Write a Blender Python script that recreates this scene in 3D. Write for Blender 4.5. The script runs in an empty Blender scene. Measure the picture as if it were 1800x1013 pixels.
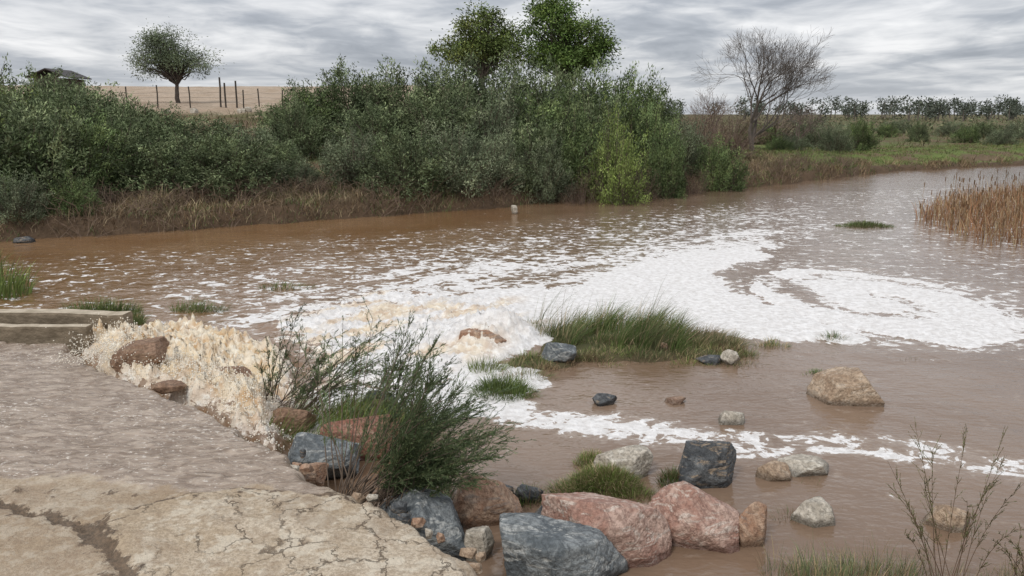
import bpy, math, numpy as np
from mathutils import Vector
rng=np.random.default_rng(11)
F=1413.0; HC=3.5; PITCH=math.atan(306.5/1413); cp=math.cos(PITCH); sp=math.sin(PITCH)
# survey helpers: bearing + ground level -> world metres
def W(u,v,z=0.0):
    a=(u-900)/F; b=(506.5-v)/F
    dx,dy,dz=a,cp+b*sp,-sp+b*cp
    t=(z-HC)/dz
    return (dx*t,dy*t)
def XU(u,Y,z=1.5): return (u-900)/F*(Y*cp+(HC-z)*sp)
def ZT(v,Y):
    b=(506.5-v)/F
    return HC+Y*(-sp+b*cp)/(cp+b*sp)
def poly(pts,z=0.0): return np.array([W(u,v,z) for u,v in pts])
def sm(a,b,x):
    t=np.clip((x-a)/(b-a),0,1); return t*t*(3-2*t)
_perm=np.random.default_rng(3).permutation(256); _perm=np.concatenate([_perm]*3)
_g=np.random.default_rng(4).normal(size=(256,3)); _g/=np.linalg.norm(_g,axis=1)[:,None]
def pn2(x,y,seed=0):
    xi=np.floor(x).astype(int); yi=np.floor(y).astype(int); xf=x-xi; yf=y-yi
    u=xf**3*(xf*(xf*6-15)+10); v=yf**3*(yf*(yf*6-15)+10)
    def g(ix,iy,fx,fy):
        h=_perm[_perm[(ix+seed*17)&255]+(iy&255)]
        ang=h*(2*math.pi/256)
        return np.cos(ang)*fx+np.sin(ang)*fy
    a=g(xi,yi,xf,yf); b=g(xi+1,yi,xf-1,yf); c=g(xi,yi+1,xf,yf-1); d=g(xi+1,yi+1,xf-1,yf-1)
    return ((a*(1-u)+b*u)*(1-v)+(c*(1-u)+d*u)*v)*1.5
def fbm(x,y,o=4,seed=0,gain=.5):
    r=0;a=1;t=0
    for i in range(o):
        r=r+a*pn2(x*2**i+i*7.3,y*2**i-i*3.1,seed+i); t+=a; a*=gain
    return r/t*1.3
def pn3(p,seed=0):
    x,y,z=p[:,0],p[:,1],p[:,2]
    xi,yi,zi=[np.floor(q).astype(int) for q in (x,y,z)]
    xf,yf,zf=x-xi,y-yi,z-zi
    f=lambda t:t**3*(t*(t*6-15)+10)
    u,v,w=f(xf),f(yf),f(zf); r=0
    for i in (0,1):
        for j in (0,1):
            for k in (0,1):
                h=_perm[_perm[_perm[(xi+i+seed*13)&255]+((yi+j)&255)]+((zi+k)&255)]
                gg=_g[h]
                d=gg[:,0]*(xf-i)+gg[:,1]*(yf-j)+gg[:,2]*(zf-k)
                r=r+d*(u if i else 1-u)*(v if j else 1-v)*(w if k else 1-w)
    return r*1.5
def sdist(P,X,Y):
    """signed distance (positive inside) to polygon"""
    d=np.full(X.shape,1e9); ins=np.zeros(X.shape,bool); n=len(P)
    for i in range(n):
        a=P[i]; b=P[(i+1)%n]; e=b-a; L=e@e+1e-9
        t=np.clip(((X-a[0])*e[0]+(Y-a[1])*e[1])/L,0,1)
        d=np.minimum(d,(X-a[0]-t*e[0])**2+(Y-a[1]-t*e[1])**2)
        c=((a[1]>Y)!=(b[1]>Y))
        if c.any():
            xx=a[0]+(Y-a[1])/(e[1] if abs(e[1])>1e-9 else 1e-9)*e[0]
            ins^=(c&(X<xx))
    d=np.sqrt(d); return np.where(ins,d,-d)
def ldist(P,X,Y):
    d=np.full(X.shape,1e9)
    for i in range(len(P)-1):
        a=P[i]; b=P[i+1]; e=b-a; L=e@e+1e-9
        t=np.clip(((X-a[0])*e[0]+(Y-a[1])*e[1])/L,0,1)
        d=np.minimum(d,(X-a[0]-t*e[0])**2+(Y-a[1]-t*e[1])**2)
    return np.sqrt(d)
# ---------------------------------------------------------------- mesh build
def build(name,parts,mats,smooth=False,link=True):
    Vs=[];Fs=[];Cs=[];Ms=[];o=0
    for p in parts:
        V,Fc,C,m=p
        V=np.asarray(V,float).reshape(-1,3); Fc=np.asarray(Fc,int).reshape(-1,4)
        C=np.asarray(C,float)
        if C.ndim==1: C=np.tile(C,(len(V),1))
        Vs.append(V);Fs.append(Fc+o);Cs.append(C);Ms.append(np.full(len(Fc),m));o+=len(V)
    V=np.concatenate(Vs);Fc=np.concatenate(Fs);C=np.concatenate(Cs);M=np.concatenate(Ms)
    me=bpy.data.meshes.new(name)
    me.vertices.add(len(V)); me.vertices.foreach_set("co",V.astype(np.float32).ravel())
    me.loops.add(len(Fc)*4); me.loops.foreach_set("vertex_index",Fc.astype(np.int32).ravel())
    me.polygons.add(len(Fc))
    me.polygons.foreach_set("loop_start",np.arange(0,len(Fc)*4,4,dtype=np.int32))
    me.polygons.foreach_set("loop_total",np.full(len(Fc),4,dtype=np.int32))
    for m in mats: me.materials.append(m)
    me.polygons.foreach_set("material_index",M.astype(np.int32))
    me.polygons.foreach_set("use_smooth",np.full(len(Fc),smooth))
    at=me.color_attributes.new("Col",'FLOAT_COLOR','POINT')
    at.data.foreach_set("color",np.concatenate([C,np.ones((len(C),1))],1).astype(np.float32).ravel())
    me.update(calc_edges=True)
    ob=bpy.data.objects.new(name,me)
    if link: bpy.context.collection.objects.link(ob)
    return ob
def gridfaces(ny,nx):
    i=np.arange(ny-1)[:,None]*nx+np.arange(nx-1)[None,:]
    return np.stack([i,i+1,i+nx+1,i+nx],-1).reshape(-1,4)
def nrm(a): return a/(np.linalg.norm(a,axis=-1,keepdims=True)+1e-9)
def leaves(P,D,L,Wd,C):
    n=len(P); D=nrm(D); s=nrm(np.cross(D,rng.normal(size=(n,3))))
    L=np.broadcast_to(L,(n,))[:,None]; Wd=np.broadcast_to(Wd,(n,))[:,None]
    V=np.stack([P,P+D*L*.5+s*Wd/2,P+D*L,P+D*L*.5-s*Wd/2],1).reshape(-1,3)
    return V,np.arange(4*n).reshape(n,4),np.repeat(C,4,0)
def blades(B,h,lean,wd,C):
    n=len(B); S=np.array([0,.35,.7,1.]); WW=np.array([1,.9,.6,.06])
    lm=np.linalg.norm(lean,axis=1)
    th=rng.uniform(0,math.pi,n); side=np.stack([np.cos(th),np.sin(th)*.6,np.zeros(n)],1)
    wd=np.broadcast_to(wd,(n,))
    rows=[]
    for s,w in zip(S,WW):
        p=B.copy(); p[:,2]+=h*(s-.4*np.minimum(lm,1.3)*s*s); p[:,:2]+=lean*(h*s**1.7)[:,None]
        rows.append(p-side*(wd*w/2)[:,None]); rows.append(p+side*(wd*w/2)[:,None])
    V=np.stack(rows,1).reshape(-1,3)
    b=np.arange(n)[:,None]*8
    Fc=np.concatenate([b+np.array([[0,1,3,2]]),b+np.array([[2,3,5,4]]),b+np.array([[4,5,7,6]])],1).reshape(-1,4)
    return V,Fc,np.repeat(C,8,0)
def tubes(P,R,C,sides=4):
    P=np.asarray(P,float);R=np.asarray(R,float); n,k,_=P.shape
    T=nrm(np.gradient(P,axis=1)); ref=np.where(np.abs(T[...,2:3])>.9,np.array([1.,0,0]),np.array([0,0,1.]))
    A=nrm(np.cross(T,ref)); Bn=np.cross(T,A)
    ang=np.arange(sides)*2*math.pi/sides
    V=P[:,:,None,:]+R[:,:,None,None]*(A[:,:,None,:]*np.cos(ang)[None,None,:,None]+Bn[:,:,None,:]*np.sin(ang)[None,None,:,None])
    idx=np.arange(n*k*sides).reshape(n,k,sides); nx=np.roll(idx,-1,2)
    Fc=np.stack([idx[:,:-1],nx[:,:-1],nx[:,1:],idx[:,1:]],-1).reshape(-1,4)
    return V.reshape(-1,3),Fc,np.tile(np.asarray(C,float),(n*k*sides,1))
def curve(a,b,k=6,bow=None,wob=.04):
    """a,b (n,3) -> (n,k,3) bowed polylines"""
    n=len(a); t=np.linspace(0,1,k)[None,:,None]
    p=a[:,None]*(1-t)+b[:,None]*t
    L=np.linalg.norm(b-a,axis=1)[:,None,None]
    if bow is not None: p=p+bow[:,None]*L*(4*t*(1-t))
    w=rng.normal(size=(n,k,3))*wob*L; w[:,0]=0
    return p+w
# ---------------------------------------------------------------- materials
class M:
    def __init__(s,name):
        s.m=bpy.data.materials.new(name); s.m.use_nodes=True; s.t=s.m.node_tree; s.t.nodes.clear()
        s.out=s.n('ShaderNodeOutputMaterial')
    def n(s,ty,**k):
        x=s.t.nodes.new(ty)
        for a,b in k.items(): setattr(x,a,b)
        return x
    def l(s,a,b): s.t.links.new(a,b)
    def setin(s,inp,v):
        if isinstance(v,bpy.types.NodeSocket): s.l(v,inp)
        elif isinstance(v,(tuple,list)) and len(v)==3 and inp.type=='RGBA': inp.default_value=(*v,1)
        else: inp.default_value=v
    def math(s,op,a,b=0.,clamp=False):
        x=s.n('ShaderNodeMath',operation=op,use_clamp=clamp); s.setin(x.inputs[0],a); s.setin(x.inputs[1],b); return x.outputs[0]
    def mix(s,f,a,b,bt='MIX'):
        x=s.n('ShaderNodeMix',data_type='RGBA',blend_type=bt); s.setin(x.inputs[0],f); s.setin(x.inputs[6],a); s.setin(x.inputs[7],b); return x.outputs[2]
    def ramp(s,v,a,b,c=0.,d=1.):
        x=s.n('ShaderNodeMapRange'); x.interpolation_type='SMOOTHSTEP'
        s.setin(x.inputs[0],v); x.inputs[1].default_value=a; x.inputs[2].default_value=b; x.inputs[3].default_value=c; x.inputs[4].default_value=d; return x.outputs[0]
    def pos(s,scale=(1,1,1),obj=False):
        if obj: o=s.n('ShaderNodeTexCoord').outputs['Object']
        else: o=s.n('ShaderNodeNewGeometry').outputs['Position']
        if scale==(1,1,1): return o
        v=s.n('ShaderNodeVectorMath',operation='MULTIPLY'); s.l(o,v.inputs[0]); v.inputs[1].default_value=scale; return v.outputs[0]
    def noise(s,vec,scale,detail=4,rough=.55,dist=0.):
        x=s.n('ShaderNodeTexNoise'); s.l(vec,x.inputs['Vector']); x.inputs['Scale'].default_value=scale; x.inputs['Detail'].default_value=detail
        x.inputs['Roughness'].default_value=rough; x.inputs['Distortion'].default_value=dist; return x.outputs[0]
    def vor(s,vec,scale,feature='F1'):
        x=s.n('ShaderNodeTexVoronoi',feature=feature); s.l(vec,x.inputs['Vector']); x.inputs['Scale'].default_value=scale; return x.outputs['Distance']
    def attr(s):
        a=s.n('ShaderNodeAttribute',attribute_name="Col"); return a.outputs['Color']
    def sep(s,c):
        x=s.n('ShaderNodeSeparateColor'); s.l(c,x.inputs[0]); return x.outputs
    def bump(s,h,st,dist=.05,prev=None):
        b=s.n('ShaderNodeBump'); s.setin(b.inputs['Strength'],st); b.inputs['Distance'].default_value=dist; s.l(h,b.inputs['Height'])
        if prev is not None: s.l(prev,b.inputs['Normal'])
        return b.outputs[0]
    def prin(s,col,rough=.8,normal=None,spec=.5,ior=1.45):
        p=s.n('ShaderNodeBsdfPrincipled'); s.setin(p.inputs['Base Color'],col); s.setin(p.inputs['Roughness'],rough)
        s.setin(p.inputs['Specular IOR Level'],spec); p.inputs['IOR'].default_value=ior
        if normal is not None: s.l(normal,p.inputs['Normal'])
        return p.outputs[0]
    def done(s,sh): s.l(sh,s.out.inputs[0]); return s.m
def foliage_mat(name,var=.3):
    m=M(name); c=m.attr(); n=m.noise(m.pos(),.9,1)
    c2=m.mix(1.0,c,m.mix(m.ramp(n,.3,.7),(1-var,1-var,1-var),(1+var,1+var,1+var*.8)),'MULTIPLY')
    d_=m.n('ShaderNodeBsdfDiffuse'); m.l(c2,d_.inputs[0])
    g_=m.n('ShaderNodeBsdfGlossy'); g_.inputs['Roughness'].default_value=.5; g_.inputs[0].default_value=(.8,.8,.7,1)
    x=m.n('ShaderNodeMixShader'); x.inputs[0].default_value=.022; m.l(d_.outputs[0],x.inputs[1]); m.l(g_.outputs[0],x.inputs[2])
    return m.done(x.outputs[0])
LEAF=foliage_mat("leaf"); GRASS=foliage_mat("grass_blade",.25)
mm=M("bark"); n_=mm.noise(mm.pos((1,1,.3)),14,2); BARK=mm.done(mm.prin(mm.mix(1.,mm.attr(),mm.mix(n_,(.6,.6,.6),(1.3,1.3,1.3)),'MULTIPLY'),.9))
# ---------------------------------------------------------------- terrain
bank_px=[(0,427),(150,417),(300,408),(500,393),(700,379),(900,364),(1050,350),(1200,339),(1400,323),(1550,304),(1650,298),(1800,291)]
BK=np.concatenate([[[-60,16],[-25,20.5]],poly(bank_px),[[50,68],[75,85],[140,120],[400,200],[3000,900]]])
def yb(x): return np.interp(x,BK[:,0],BK[:,1])+.6*fbm(x*.35,x*0+2.,3,5)+.25*pn2(x*1.7,x*0+.5,9)
isl=[(1090,610,2.1,1.15,.74),(1250,622,1.1,.5,.68),(950,640,.9,.55,.70),(885,688,.6,.4,.66),(1065,858,.55,.30,.70),(1355,606,.35,.25,.61),(1465,594,.3,.22,.61),(1437,656,.3,.2,.60),
     (640,760,.8,.7,.75),(1040,815,.3,.2,.66),(1395,905,.35,.18,.60),(340,545,.7,.4,.61),(1520,397,1.1,.7,.63),(500,505,.8,.5,.60),(180,560,.8,.6,.7),(930,880,.25,.2,.64),(1180,850,.2,.2,.66)]
ISL=[(*W(u,v),a,b,h) for u,v,a,b,h in isl]
def terr(x,y):
    x=np.asarray(x,float); y=np.asarray(y,float)
    d=(y-yb(x))*.85
    z=-.6+1.12*sm(-.5,.7,d)+.55*sm(.7,5,d)
    low=sm(14,30,x)*sm(0,1,d)*.35; z=z-low
    mask=1-sm(-9,9,x-(y-60)*.02)
    z=z+mask*np.interp(y,[31,60,110,3000],[0,3.1,6.0,6.0])*sm(2,6,d)
    z=z+sm(.3,2,d)*(.12*fbm(x*.5,y*.5,4,21)+.25*fbm(x*.06,y*.06,2,25)*sm(4,20,d))
    z=z+sm(-.2,.6,d)*.10*fbm(x*1.6,y*1.6,3,28)
    near=np.interp(y,[-6,3.4,4.6,5.4],[1.9,.45,-.1,-.6]); z=np.maximum(z,near+.05*fbm(x*1.5,y*1.5,3,30)*(y<5))
    B=0.*x
    for cx,cy,a,b,h in ISL:
        g=np.exp(-(((x-cx)/a)**2+((y-cy)/b)**2)**1.5*.7); B=np.maximum(B,h*g)
    z=z+B*(y<yb(x)-1)*(1+.06*pn2(x*3,y*3,3))
    return z
s_=np.linspace(-6.3,6.3,700); xs=12+7*np.sinh(s_)*.9
t_=np.linspace(-2.2,6.6,560); ys=24+8*np.sinh(t_)
X,Y=np.meshgrid(xs,ys); Z=terr(X,Y)
d=(Y-yb(X))*.85
def lerp(a,b,t): return a*(1-t[...,None])+b*t[...,None]
c_mud=np.array([.105,.07,.045]); c_brn=np.array([.15,.105,.065]); c_grn=np.array([.085,.115,.035]); c_dry=np.array([.21,.165,.10]); c_fld=np.array([.42,.33,.25])
n1=fbm(X*.35,Y*.35,4,41); n2=fbm(X*.08,Y*.08,4,43)
C=lerp(c_mud,c_brn,sm(.3,1.5,d)); C=lerp(C,c_grn,sm(-.25,.2,n1)*sm(1.2,3,d)*.8)
C=lerp(C,np.array([.13,.17,.045]),sm(12,20,X)*sm(-.1,.15,n1+.08)*sm(.8,2,d)*(1-sm(60,90,Y))*.9)
C=lerp(C,c_dry*.7,sm(60,100,Y)*sm(-.1,.3,n2)*.6)
mask=1-sm(-9,9,X-(Y-60)*.02)
C=lerp(C,c_fld,mask*sm(52,57,Y+n1*3)); C=lerp(C,c_fld*np.array([1,.95,.9])*.85,mask*sm(38,44,Y)*sm(.05,.2,n1)*.8)
C=lerp(C,np.array([.085,.085,.04]),(d<-.5)*sm(-.05,.1,Z)*1.0)
m=M("ground"); c=m.attr(); n=m.noise(m.pos(),4.5,5,.65); n3=m.noise(m.pos(),.7,3)
c2=m.mix(1.,c,m.mix(n,(.45,.45,.45),(1.5,1.5,1.5)),'MULTIPLY'); c2=m.mix(1.,c2,m.mix(n3,(.75,.75,.72),(1.2,1.2,1.2)),'MULTIPLY')
GROUND=m.done(m.prin(c2,.95,m.bump(n,.7,.12),spec=.2))
build("ground",[(np.stack([X,Y,Z],-1),gridfaces(*X.shape),C.reshape(-1,3),0)],[GROUND],True)
# ---------------------------------------------------------------- causeway
ZS=.45
slab=np.concatenate([[[-25,10.9]],poly([(-300,592),(110,603),(150,638),(250,678),(340,712),(430,762),(500,800),(545,850),(640,880),(735,925),(790,970),(850,1015),(900,1090)],ZS),[[.6,-2.8],[-25,-2.8]]])
xs=np.concatenate([np.arange(-25,-8,.15),np.arange(-8,1.6,.027)]); ys=np.concatenate([np.arange(-3,4,.15),np.arange(4,12.4,.028)])
X,Y=np.meshgrid(xs,ys)
sd=sdist(slab,X,Y)+.12*fbm(X*1.6,Y*1.6,4,51)+.03*fbm(X*7,Y*7,2,59)
wetp=np.concatenate([[[-25,11.9]],poly([(-300,580),(110,595),(200,640),(340,690),(560,800),(545,862),(460,852),(380,858),(250,846),(120,836),(-400,826)],ZS),[[-25,6.6]]])
wsd=sdist(wetp,X,Y)+.26*fbm(X*1.3,Y*2.2,5,52)
wet=sm(-.20,.14,wsd)
seam1=poly([(-300,820),(-50,870),(60,905),(170,935),(190,975),(260,1040),(300,1100)],ZS); seam2=poly([(165,950),(190,912),(270,884),(370,864),(470,861),(560,868),(640,888)],ZS)
wx=X+.10*fbm(X*4,Y*4,4,53); wy=Y+.10*fbm(X*4+9,Y*4,4,54)
s1=ldist(seam1,wx,wy); s2=ldist(seam2,wx,wy)
clod=sm(-.2,.3,fbm(X*6,Y*6,4,60))
seam=np.maximum(np.exp(-(s1/.06)**2),.8*np.exp(-(s2/.035)**2))
seam=np.maximum(seam,.62*np.exp(-(s1/.2)**2)*(.5+.5*clod))
seam=np.maximum(seam,(1-wet)*sm(.22,-.0,np.abs(wsd+.2))*.5*(.4+.6*clod)*(X<-1.2))
lobe=sdist(np.concatenate([seam2,poly([(740,930),(900,1100),(300,1150),(230,1020),(185,975)],ZS)]),wx,wy)
lb=sm(-.03,.05,lobe)
Z=-.7+1.15*sm(-.32,.06,sd)+.03*fbm(X*1.2,Y*1.2,5,55)*(1-wet)+.03*lb*(1-wet)-.04*np.exp(-(s1/.045)**2)*(1-wet)+.02*seam*clod*(1-wet)
Z+=wet*(.018*fbm(X*2.5+Y,Y*5-X*1.5,4,56)+.012*fbm(X*7+Y*3,Y*12,3,57)+.01)
edge=sm(.35,.0,sd)
Z-=.06*np.abs(fbm(X*5,Y*5,3,58))*edge*(1-wet)
C=np.stack([wet,seam,lb],-1)
m=M("causeway_concrete"); S=m.sep(m.attr()); ps=m.pos(); 
na=m.noise(ps,1.3,5,.65); nb=m.noise(ps,32,4,.75); nc=m.noise(ps,5.5,4,.65); nd=m.noise(ps,14,5,.75)
dry=m.mix(m.ramp(na,.36,.62),(.48,.37,.25),(.66,.56,.43)); dry=m.mix(m.ramp(nb,.40,.60,0,.6),dry,(.30,.22,.145)); dry=m.mix(m.ramp(nc,.50,.60,0,.6),dry,(.72,.64,.51))
dvec=m.n('ShaderNodeVectorMath',operation='MULTIPLY_ADD'); nt=m.n('ShaderNodeTexNoise'); nt.inputs['Scale'].default_value=2.6; nt.inputs['Detail'].default_value=6; nt.inputs['Roughness'].default_value=.65; m.l(ps,nt.inputs['Vector']); m.l(nt.outputs['Color'],dvec.inputs[0]); dvec.inputs[1].default_value=(.7,.7,.0); m.l(ps,dvec.inputs[2])
ve=m.vor(dvec.outputs[0],2.5,'DISTANCE_TO_EDGE')
crack=m.math('MULTIPLY',m.ramp(ve,.0,.026,1,0),m.ramp(m.noise(ps,1.4,3),.42,.54))
crack=m.math('MULTIPLY',crack,m.math('ADD',m.math('MULTIPLY',S[2],.66),.08))
dry=m.mix(m.math('MULTIPLY',m.math('SUBTRACT',1.,S[2]),.40),dry,(.28,.195,.125))
dirt=m.ramp(m.noise(ps,2.6,6,.72,.5),.49,.62,0,.5); dry=m.mix(dirt,dry,(.30,.21,.135))
sm_=m.ramp(m.math('ADD',S[1],m.math('MULTIPLY',m.math('SUBTRACT',nd,.5),1.6)),.42,.62)
dry=m.mix(crack,dry,(.16,.11,.07)); dry=m.mix(m.math('MULTIPLY',sm_,.85),dry,m.mix(m.ramp(nb,.35,.65),(.05,.033,.022),(.19,.13,.085)))
fl=m.noise(m.pos((1.6,4,1)),2.2,6,.65,1.2); 
wcol=m.mix(m.ramp(fl,.35,.65),(.21,.15,.105),(.42,.335,.26)); sp2=m.noise(m.pos((1,1.6,1)),20,3,.65); wcol=m.mix(m.ramp(m.math('ADD',sp2,m.math('MULTIPLY',m.noise(ps,.8,2),.3)),.75,.83,0,.75),wcol,(.74,.67,.58))
wm=m.ramp(m.math('ADD',S[0],m.math('MULTIPLY',m.math('SUBTRACT',nd,.5),.9)),.30,.70)
col=m.mix(wm,dry,wcol)
hgt=m.math('ADD',m.math('MULTIPLY',nb,.6),m.math('MULTIPLY',crack,-1.2)); hgt=m.math('ADD',hgt,m.math('MULTIPLY',nd,1.2))
bd=m.bump(m.mix(S[0],hgt,m.math('ADD',fl,m.math('MULTIPLY',m.noise(m.pos((1,2.5,1)),9,3),.8))),.85,.035)
build("concrete_causeway",[(np.stack([X,Y,Z],-1),gridfaces(*X.shape),C.reshape(-1,3),0)],[m.done(m.prin(col,m.mix(wm,(.93,)*3,(.17,)*3),bd,spec=.5))],True)
# ---------------------------------------------------------------- water
rows=np.exp(np.linspace(math.log(3.6),math.log(150),740)); tt=np.concatenate([np.arange(-2,-.85,.03),np.arange(-.85,.95,.0026),np.arange(.95,2.2,.03)])
T,Yw=np.meshgrid(tt,rows); Xw=T*(Yw+.8)
dens=np.zeros(Xw.shape)
wa=fbm(Xw*.8,Yw*.8,4,61); wb=fbm(Xw*.8+30,Yw*.8,4,62)
Xd=Xw+.35*wa; Yd=Yw+.45*wb
al_=Xw*.74+Yw*.67; ac_=-Xw*.67+Yw*.74
streak=fbm(al_*.30+.4*wa,ac_*1.5+.5*wb,4,64,.6)
def paint(pts,val,soft,z=0.):
    global dens
    s=sdist(poly(pts,z),Xd,Yd); dens=np.maximum(dens,val*sm(-soft,soft,s))
paint([(-600,460),(0,455),(400,430),(900,392),(1350,346),(1600,328),(2400,333),(2400,560),(1750,600),(900,610),(400,610),(-600,560)],.30,1.4)
paint([(180,540),(300,490),(600,440),(900,412),(1200,370),(1450,355),(1520,400),(1400,440),(1000,520),(400,560)],.42,1.5)
paint([(330,560),(500,505),(680,470),(900,445),(1100,420),(1250,400),(1400,400),(1370,440),(1200,480),(1000,510),(800,540),(600,570),(400,590)],.56,.8)
paint([(540,600),(600,555),(760,525),(870,505),(980,510),(1060,475),(1180,446),(1330,430),(1360,450),(1255,476),(1290,508),(1390,545),(1500,580),(1540,604),(1440,606),(1260,592),(1100,625),(950,610),(870,650),(700,690),(560,680)],1.06,.3)
paint([(620,520),(760,484),(900,466),(1060,448),(1200,428),(1330,415),(1390,430),(1290,470),(1050,500),(800,530)],.65,.5)
dens=dens+streak*.46*sm(.35,.6,dens)*(1-.55*sm(.9,1.05,dens))
paint([(700,690),(840,640),(980,655),(970,680),(840,690),(900,720),(760,740),(600,790),(480,780),(500,700)],1.0,.15)
# eddy
ex,ey=7.05,15.0; qx=(Xw-ex)+.10*(Yw-ey)+.30*wa; qy=(Yw-ey)+.35*wb; a_,b_=2.15,3.1
r=np.sqrt((qx/a_)**2+(qy/b_)**2); th=np.arctan2(qy/b_,qx/a_)
val=.5+.5*np.sin(r*2*math.pi*1.45+th+2.9)
fine=.5+.5*np.sin(r*2*math.pi*7+th*1.+1.5*wa)
ed=sm(1.05,.96,r)*(.60+.58*sm(.08,.42,val)+.16*(fine-.5)*(r>.45))
dens=np.where(r<.97,ed,np.maximum(dens,ed))
dens=np.where((r>=.97)&(r<1.4)&(dens<.8),np.maximum(dens,.34+.24*fine*sm(1.4,1.,r)),dens)
gap=sdist(poly([(1270,478),(1340,470),(1400,500),(1470,540),(1430,545),(1350,505),(1290,492)]),Xd,Yd); dens=dens*(1-.55*sm(-.05,.15,gap))
L=poly([(860,690),(930,733),(1060,750),(1180,766),(1300,778),(1500,780),(1650,800),(1820,832),(2000,860)]); dl=ldist(L,Xd-.2*wa,Yd-.3*wb)
calm=sdist(poly([(960,640),(1340,625),(1800,610),(2300,640),(2300,800),(1800,780),(1400,750),(1000,725)]),Xd,Yd); dens=dens*(1-sm(-.1,.3,calm)*.85)
near=sdist(poly([(880,790),(1200,800),(1500,830),(1800,860),(2300,900),(2300,1400),(700,1400),(700,900)]),Xd,Yd); dens=dens*(1-sm(-.1,.3,near)*.9)
dens=np.maximum(dens,(.90-.38*sm(-1.,4.,Xw))*sm(.62,.1,dl)+.1*streak*(dl<.6)); 
dens=np.maximum(dens,.48*sm(-.1,.3,sdist(poly([(1600,770),(1800,790),(2100,830),(2100,880),(1800,850),(1650,820)]),Xd,Yd)))
# shore fade
dens*=sm(0.,2.2,(yb(Xw)-Yw))
# turbulence
T1=sdist(poly([(100,606),(150,575),(260,560),(350,553),(450,570),(530,600),(540,660),(500,720),(490,790),(400,745),(330,708),(170,662)],.3),Xw,Yw)
T2=sdist(poly([(460,560),(560,520),(650,505),(780,505),(920,515),(970,570),(880,620),(760,650),(640,700),(520,760),(500,640)],.1),Xd,Yd)
t1=sm(-.15,.45,T1+.26*wa+.14*fbm(Xw*4,Yw*4,3,66)); t2=sm(-.3,.8,T2)
ss=sdist(slab,Xw,Yw)
fa=Xw*.9-Yw*.3; fb=Xw*.3+Yw*.9
bil=1-np.abs(fbm(fa*1.1+.5*wa,fb*1.9,5,71,.6))*2.2
rid=np.abs(fbm(fa*3.2+wa,fb*5,5,75,.65))
fz=fbm(Xw*12,Yw*11,3,79,.65); fr2=1-np.abs(fbm(Xw*6,Yw*6,3,78,.6))*2
drop=np.exp(-np.maximum(-ss,0)/.9)
Zw=t1*(.34*drop+.05+.28*np.clip(bil,-.5,1)*(.45+.55*drop)+.26*rid+.09*fz+.06*fr2)+t2*(1-t1)*(.06*bil+.11*rid+.045*fz)
cx,cy=W(870,598); g=np.exp(-(((Xw-cx)/.62)**2+((Yw-cy)/.55)**2)); Zw+=g*(.32+.10*bil+.1*rid+.04*fz); 
cx,cy=W(225,650); g2=np.exp(-(((Xw-cx)/.5)**2+((Yw-cy)/.4)**2)); Zw+=g2*.12*t1
Zw+=.012*fbm(Xw*1.1,Yw*.9,4,81)*sm(5,9,Yw)
solid=sm(.8,1.,dens); Zw+=solid*.02+solid*.02*fz
Zw=np.where(ss>.12,np.where(t1>.35,np.maximum(Zw,.0),-.15)+0*Zw,Zw); Zw=Zw-.5*sm(.18,.5,ss)*(ss>.12)
dens=np.maximum(dens,t1*1.15); dens=np.maximum(dens,t2*(.84+.25*streak)); dens=np.maximum(dens,g*1.2)
cream=np.clip(t1+.75*t2*sm(-.05,.25,fbm(al_*.6,ac_*1.6,3,85)+.05)*(1-g),0,1)
hh=np.clip(t1*(.30+1.0*(bil-.5)-rid*.6)+t2*.3,0,1)
m=M("river_water"); at_=m.n('ShaderNodeAttribute',attribute_name="Col"); S=m.sep(at_.outputs['Color']); ps=m.pos()
xyz=m.n('ShaderNodeSeparateXYZ'); m.l(ps,xyz.inputs[0])
n1=m.noise(m.pos((1,1.25,1)),3.2,5,.62,.9); v1=m.vor(m.pos((1,1.2,1)),5.5,'F1'); n2=m.noise(ps,13,3,.6)
nn=m.math('ADD',m.math('MULTIPLY',m.math('SUBTRACT',n1,.5),2.1),.5); nn=m.math('ADD',nn,m.math('MULTIPLY',m.math('SUBTRACT',v1,.45),-.22)); nn=m.math('ADD',nn,m.math('MULTIPLY',m.math('SUBTRACT',n2,.5),.55))
k=m.math('ADD',nn,m.math('SUBTRACT',S[0],1.0)); mask=m.ramp(k,-.02,.09)
soft=m.ramp(k,-.35,.1,0,.33)
gx=m.ramp(m.math('SUBTRACT',xyz.outputs[0],m.math('MULTIPLY',xyz.outputs[1],.22)),-9.5,-.5)
ml=m.noise(ps,.3,3)
mud=m.mix(gx,m.mix(m.ramp(ml,.35,.65),(.19,.10,.042),(.235,.138,.07)),m.mix(m.ramp(ml,.35,.65),(.18,.117,.076),(.225,.155,.108)))
mud=m.mix(soft,mud,(.50,.43,.36))
fn=m.noise(ps,9,4,.65); fn2=m.noise(ps,2.4,4,.6,.5)
fw=m.mix(m.ramp(fn,.3,.7),(.62,.59,.56),(.84,.82,.80)); 
fc=m.mix(m.ramp(fn2,.38,.60),(.50,.32,.165),(.72,.58,.39)); fc=m.mix(m.ramp(fn,.50,.66),fc,(.84,.78,.65))
fc=m.mix(m.ramp(S[2],.15,.75,0,.6),fc,(.84,.78,.66))
foam=m.mix(S[1],fw,fc)
waves=m.math('ADD',m.noise(m.pos((1,1.6,1)),2.2,2,.5),m.math('MULTIPLY',m.noise(m.pos((1,1.8,1)),9,2,.5),.4))
bw=m.bump(waves,.34,.06); bf=m.bump(m.math('ADD',fn,m.math('MULTIPLY',fn2,.5)),.9,.05)
pw=m.prin(mud,.05,bw,ior=1.38); pf=m.prin(foam,.75,bf,spec=.25)
x=m.n('ShaderNodeMixShader'); m.l(mask,x.inputs[0]); m.l(pw,x.inputs[1]); m.l(pf,x.inputs[2])
WATER=m.done(x.outputs[0])
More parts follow.
